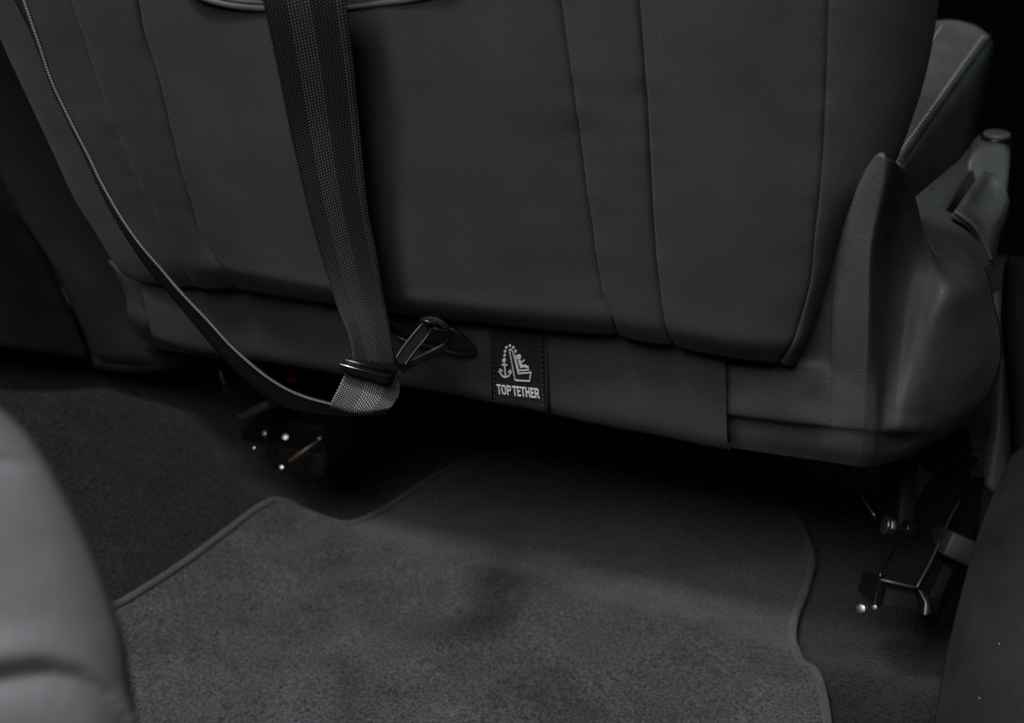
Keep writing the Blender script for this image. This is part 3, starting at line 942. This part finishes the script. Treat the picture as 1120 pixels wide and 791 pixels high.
# neighbouring seat, only its dark edge in view
nb = empty('neighbouring_seat', P(1115, 400, .85))
tag(nb, 'dark edge of the neighbouring front seat at the right border', 'car seat')
nbp = [[P(1097, 300, .93), P(1101, 285, .92), P(1112, 282, .90), P(1180, 290, .88)],
       [P(1095, 360, .94), P(1099, 360, .92), P(1112, 360, .90), P(1180, 360, .88)],
       [P(1103, 440, .95), P(1105, 440, .93), P(1116, 440, .90), P(1180, 440, .88)],
       [P(1106, 520, .96), P(1108, 515, .94), P(1120, 510, .91), P(1180, 510, .89)]]
patch('seat_side', nbp, M_DRK, nb, 24, 24, 0.02)

# tunnel trim in the lower right corner
tr = [[P(1106, 498, .83), P(1122, 484, .82), P(1170, 450, .80), P(1260, 440, .78)],
      [P(1078, 560, .80), P(1098, 556, .785), P(1150, 540, .76), P(1260, 530, .72)],
      [P(1056, 630, .77), P(1080, 630, .75), P(1135, 625, .72), P(1260, 620, .68)],
      [P(1034, 720, .74), P(1060, 730, .72), P(1120, 735, .69), P(1260, 740, .64)],
      [P(1015, 830, .72), P(1045, 840, .70), P(1110, 850, .66), P(1260, 860, .60)]]
tt = patch('tunnel_trim', tr, grained('tunnel_plastic', (0.013, 0.0134, 0.0138), 0.6, 700, 0.3, 0.3, dust=0.8), None, 40, 40, 0.01)
tag(tt, 'scuffed dark plastic trim sloping across the lower right corner', 'trim')

# ------------------------------------------------------------------ seat rails
def rail(label, mk):
    e = empty('seat_rail', mk)
    tag(e, label, 'seat rail', 'rails under the front seat')
    return e
rr = rail('black steel seat rail with bolt at the right of the mat', P(1000, 620, .95))
def rbox(name, pxs, d, vec, mat, par, bev=0.002):
    return prism(name, [P(x, y, dd) for (x, y), dd in zip(pxs, d)], vec, mat, par, bev)
# top plate running forward, open end facing the camera
rbox('rail_channel', [(964, 634), (1002, 642), (1052, 545), (1072, 500), (1040, 496), (1012, 530), (980, 590)], [.845, .845, .95, 1.02, 1.02, .96, .88], V((0, 0, -.02)), M_STL, rr)
rbox('rail_inner_wall', [(1004, 640), (1012, 650), (1058, 556), (1066, 520), (1052, 545)], [.846, .85, .95, 1.0, .96], V((.004, 0, -.03)), M_STL, rr, .001)
rbox('rail_foot', [(962, 632), (956, 660), (962, 668), (968, 640)], [.842, .83, .83, .842], fw*.03, M_STL, rr, .001)
rbox('rail_foot', [(1004, 644), (1016, 650), (1020, 672), (1010, 674), (1012, 660)], [.842, .842, .835, .835, .84], fw*.03, M_STL, rr, .001)
rbox('rail_end', [(966, 638), (1002, 645), (1006, 668), (960, 662)], [.850, .850, .842, .842], fw*.05, M_STD, rr, .001)
rbox('rail_outer_wall', [(1014, 652), (1030, 650), (1072, 560), (1078, 520), (1064, 522), (1052, 560)], [.86, .862, .95, 1.0, 1.0, .95], V((0, 0, -.03)), M_STD, rr, .001)
tube('rail_lip', [P(963, 634, .843), P(984, 639, .843), P(1002, 643, .843)], .0011, M_EHI, rr)
tube('rail_edge', resamp([P(1003, 642, .843), P(1020, 610, .87), P(1040, 565, .92), P(1052, 545, .945)], 12), .0009, M_EHI, rr)
tube('rail_tooth_edge', resamp([P(962, 632, .842), P(966, 618, .85), P(972, 606, .862), P(976, 592, .875)], 10), [.001, .0016, .001, .0018, .001, .0016, .001, .002, .001, .001], M_STL, rr)
b0 = P(944, 666, .828)
disc('bolt', b0, V((-.3, -.8, .5)), .0042, .005, M_BOL, rr, 6, .001)
disc('bolt', P(958, 664, .832), V((-.2, -.9, .4)), .0022, .004, M_BOL, rr, 10, .0005)
# cross bolt with nut
ax = (rt2*.97+fw*.06-up2*.2).normalized()
disc('bolt', P(967, 574, .885), ax, .0072, .002, M_BOL, rr, 24, .0006)
disc('bolt', P(972, 575, .886), ax, .0062, .0045, M_BOL, rr, 6, .0006)
disc('bolt_shank', P(978, 577, .888), ax, .0035, .014, M_STL, rr, 14)
disc('bolt_bush', P(988, 578, .892), ax, .007, .008, M_STL, rr, 18, .001)
box('rail_cover', P(1042, 597, .89), rt2*.011+up2*-.005, up2*.009+rt2*.004, fw*.02, M_TAB, rr, .002)
tube('release_wire', resamp([P(934, 527, .92), P(942, 542, .90), P(951, 556, .89), P(958, 566, .885)], 12), .0004, M_BOL, rr)
rbox('seat_leg', [(985, 505), (1005, 505), (1000, 580), (982, 580)], [.92, .92, .90, .90], fw*.05, M_STD, rr)
rbox('rail_bracket', [(1010, 498), (1060, 470), (1064, 496), (1030, 520)], [.95, .99, 1.0, .96], fw*.04, M_STD, rr)

lr = rail('black steel seat rail bracket with small bolts behind the loose strap', P(300, 500, 1.12))
rc = P(312, 498, 1.062)
X_, Y_, Z_ = V((1, 0, 0)), V((0, 1, 0)), V((0, 0, 1))
box('rail_channel', rc+V((.004, .19, -.012)), X_*.029, Y_*.18, Z_*.012, M_STD, lr, .0015)
box('upper_rail', rc+V((.004, .20, .008)), X_*.020, Y_*.17, Z_*.009, M_STD, lr, .0015)
box('rail_side_wall', rc+V((-.027, .19, .004)), X_*.0025, Y_*.18, Z_*.018, M_STD, lr, .0008)
box('rail_side_wall', rc+V((.035, .19, .004)), X_*.0025, Y_*.18, Z_*.018, M_STD, lr, .0008)
box('floor_bracket', rc+V((-.045, .07, -.004)), X_*.022, Y_*.045, Z_*.006, M_STD, lr, .0015)
box('seat_leg', rc+V((-.010, .10, .075)), X_*.014, Y_*.020, Z_*.065, M_STD, lr, .002)
box('seat_leg', rc+V((-.055, .09, .060)), X_*.010, Y_*.016, Z_*.045, M_STD, lr, .002)
rbox('rail_bracket', [(256, 455), (290, 438), (296, 446), (264, 462)], [1.05, 1.04, 1.04, 1.05], V((0, .03, -.01)), M_TAB, lr, .002)
tube('rail_worn_edge', [P(316, 505, 1.048), P(334, 492, 1.05), P(348, 482, 1.052)], .0016, M_BRN, lr)
for (x, y, d, r) in ((313, 479, 1.05, .0034), (279, 491, 1.06, .0016), (309, 512, 1.045, .0022), (350, 480, 1.05, .003), (290, 475, 1.05, .003)):
    disc('bolt', P(x, y, d), -fw+V((0, 0, .5)), r, .004, M_BOL if r < .003 or r > .0031 else M_STL, lr, 12, .0008)
disc('rail_roller', P(248, 428, 1.09), V((.6, -.6, .4)), .006, .012, M_STD, lr, 18, .002)
rbox('rail_bracket', [(234, 402), (240, 396), (250, 430), (238, 424)], [1.12]*4, V((0, .02, 0)), M_STL, lr)
box('release_clip', P(320, 410, 1.03), rt2*.004, up2*.007, fw*.004, M_RED, lr, .001)
disc('bolt', P(312, 409, 1.03), -fw, .0028, .004, M_STL, lr, 12, .0005)

# ------------------------------------------------------------------ pillar and sill trim at the left
pt = empty('pillar_trim', P(60, 350, 1.15))
tag(pt, 'dark plastic door pillar trim to the left of the seat', 'trim')
seam_px = [(-40, 205), (0, 224), (22, 238), (45, 268), (62, 300), (78, 335), (92, 368), (101, 392)]
sill_l = [(-40, 366), (0, 372), (30, 375), (55, 380), (80, 388), (101, 394)]
sm = resamp([P(x, y, 1.10) for x, y in seam_px], 30)
lf = [P(-130, 150, 1.02), P(-130, 260, .98), P(-110, 320, .99), P(-90, 360, 1.02)]
lfr = resamp(lf, 30)
rows = []
for a, b in zip(lfr, sm):
    row = []
    for i in range(24):
        f = i/23
        p = a.lerp(b, f)
        bulge = 0.05*math.sin(math.pi*min(f*1.02, 1))**0.8
        row.append(p - fw*bulge - fw*0.012*f**8)
    row.append(row[-1]+fw*.006)
    rows.append(row)
grid('sill_panel', rows, M_DRK, pt, 0.003)
rows = []
pa = resamp([P(x, y, 1.104) for x, y in [(-60, 60), (-20, 150), (22, 236), (62, 300), (78, 335), (92, 368), (102, 396)]], 30)
pb = resamp([P(x, y, d) for x, y, d in [(30, -20, 1.2), (75, 100, 1.18), (120, 210, 1.16), (165, 300, 1.14), (195, 350, 1.13), (215, 385, 1.12), (225, 400, 1.12)]], 30)
for a, b in zip(pa, pb):
    rows.append([a.lerp(b, i/19) - fw*0.012*math.sin(math.pi*i/19) for i in range(20)])
grid('pillar_panel', rows, M_DRK, pt, 0.003)
# door interior far behind
dr = [[P(-160, -120, 1.45), P(60, -120, 1.5), P(160, -120, 1.6)], [P(-160, 120, 1.35), P(60, 120, 1.42), P(180, 120, 1.5)], [P(-160, 330, 1.25), P(60, 330, 1.32), P(200, 330, 1.4)]]
patch('upper_trim', dr, M_DRK, pt, 20, 20, 0.01)
# sill lip above the carpet
lip = [(-40, 368), (0, 373), (30, 377), (60, 386), (100, 397), (140, 402), (175, 400), (210, 394)]
lp_ = resamp([P(x, y, 1.11) for x, y in lip], 40)
grid('sill_lip', [[p+up2*.012 for p in lp_], [p-fw*.006+up2*.004 for p in lp_], [p-fw*.004-up2*.003 for p in lp_], [p+fw*.05-up2*.006 for p in lp_]], M_DRK, pt, 0.002)

# ------------------------------------------------------------------ rear seat cushion in the near corner, out of focus
rs = empty('rear_seat', P(20, 760, .33))
tag(rs, 'out of focus grey leather rear seat cushion in the lower left corner', 'car seat')
edge = [(-95, 380), (-40, 415), (0, 447), (32, 478), (62, 524), (92, 582), (117, 640), (137, 700), (150, 760), (158, 830), (162, 900)]
def project(p):
    d = p-CAM
    z = d.dot(fw)
    return CX+FPX*d.dot(rt2)/z, CY-FPX*d.dot(up2)/z
seam2 = [(-140, 758), (-60, 752), (-20, 746), (20, 738), (55, 735), (88, 743), (116, 760), (138, 785), (152, 815), (158, 860)]
def seam_dist(x, y, line):
    best, sgn = 1e9, 1
    for (x0, y0), (x1, y1) in zip(line, line[1:]):
        dx, dy = x1-x0, y1-y0
        t = min(max(((x-x0)*dx+(y-y0)*dy)/(dx*dx+dy*dy), 0), 1)
        ex, ey = x-x0-t*dx, y-y0-t*dy
        d = math.hypot(ex, ey)
        if d < best: best, sgn = d, (1 if dx*ey-dy*ex > 0 else -1)
    return best*sgn
er = resamp([P(x, y, .36) for x, y in edge], 150)
rows = []
for p in er:
    row = [CAM+(p-CAM)*1.16-rt2*.012, CAM+(p-CAM)*1.08-rt2*.004, CAM+(p-CAM)*1.03-rt2*.001]
    for i in range(80):
        f = i/79
        q = p - rt2*(0.11*f)
        q = q - fw*0.05*min(f/0.7, 1)**.8 - fw*.006*(1-math.exp(-f/.03))
        x, y = project(q)
        d = seam_dist(x, y, seam2)
        q = q + fw*0.0018*math.exp(-(d/18)**2)
        if d < 0: q = q - fw*0.004*math.exp(-((d+26)/22)**2)
        if d > 0: q = q - fw*0.003*(1-math.exp(-(d/25)**2))
        d2 = y - (506+0.05*x)
        q = q + fw*0.002*math.exp(-(d2/9)**2)*max(0, 1-max(x, 0)/60)
        row.append(q)
    rows.append(row)
grid('seat_cushion', rows, M_REA, rs, 0.0)
sp3 = resamp([P(x, y, .36) for x, y in seam2], 60)
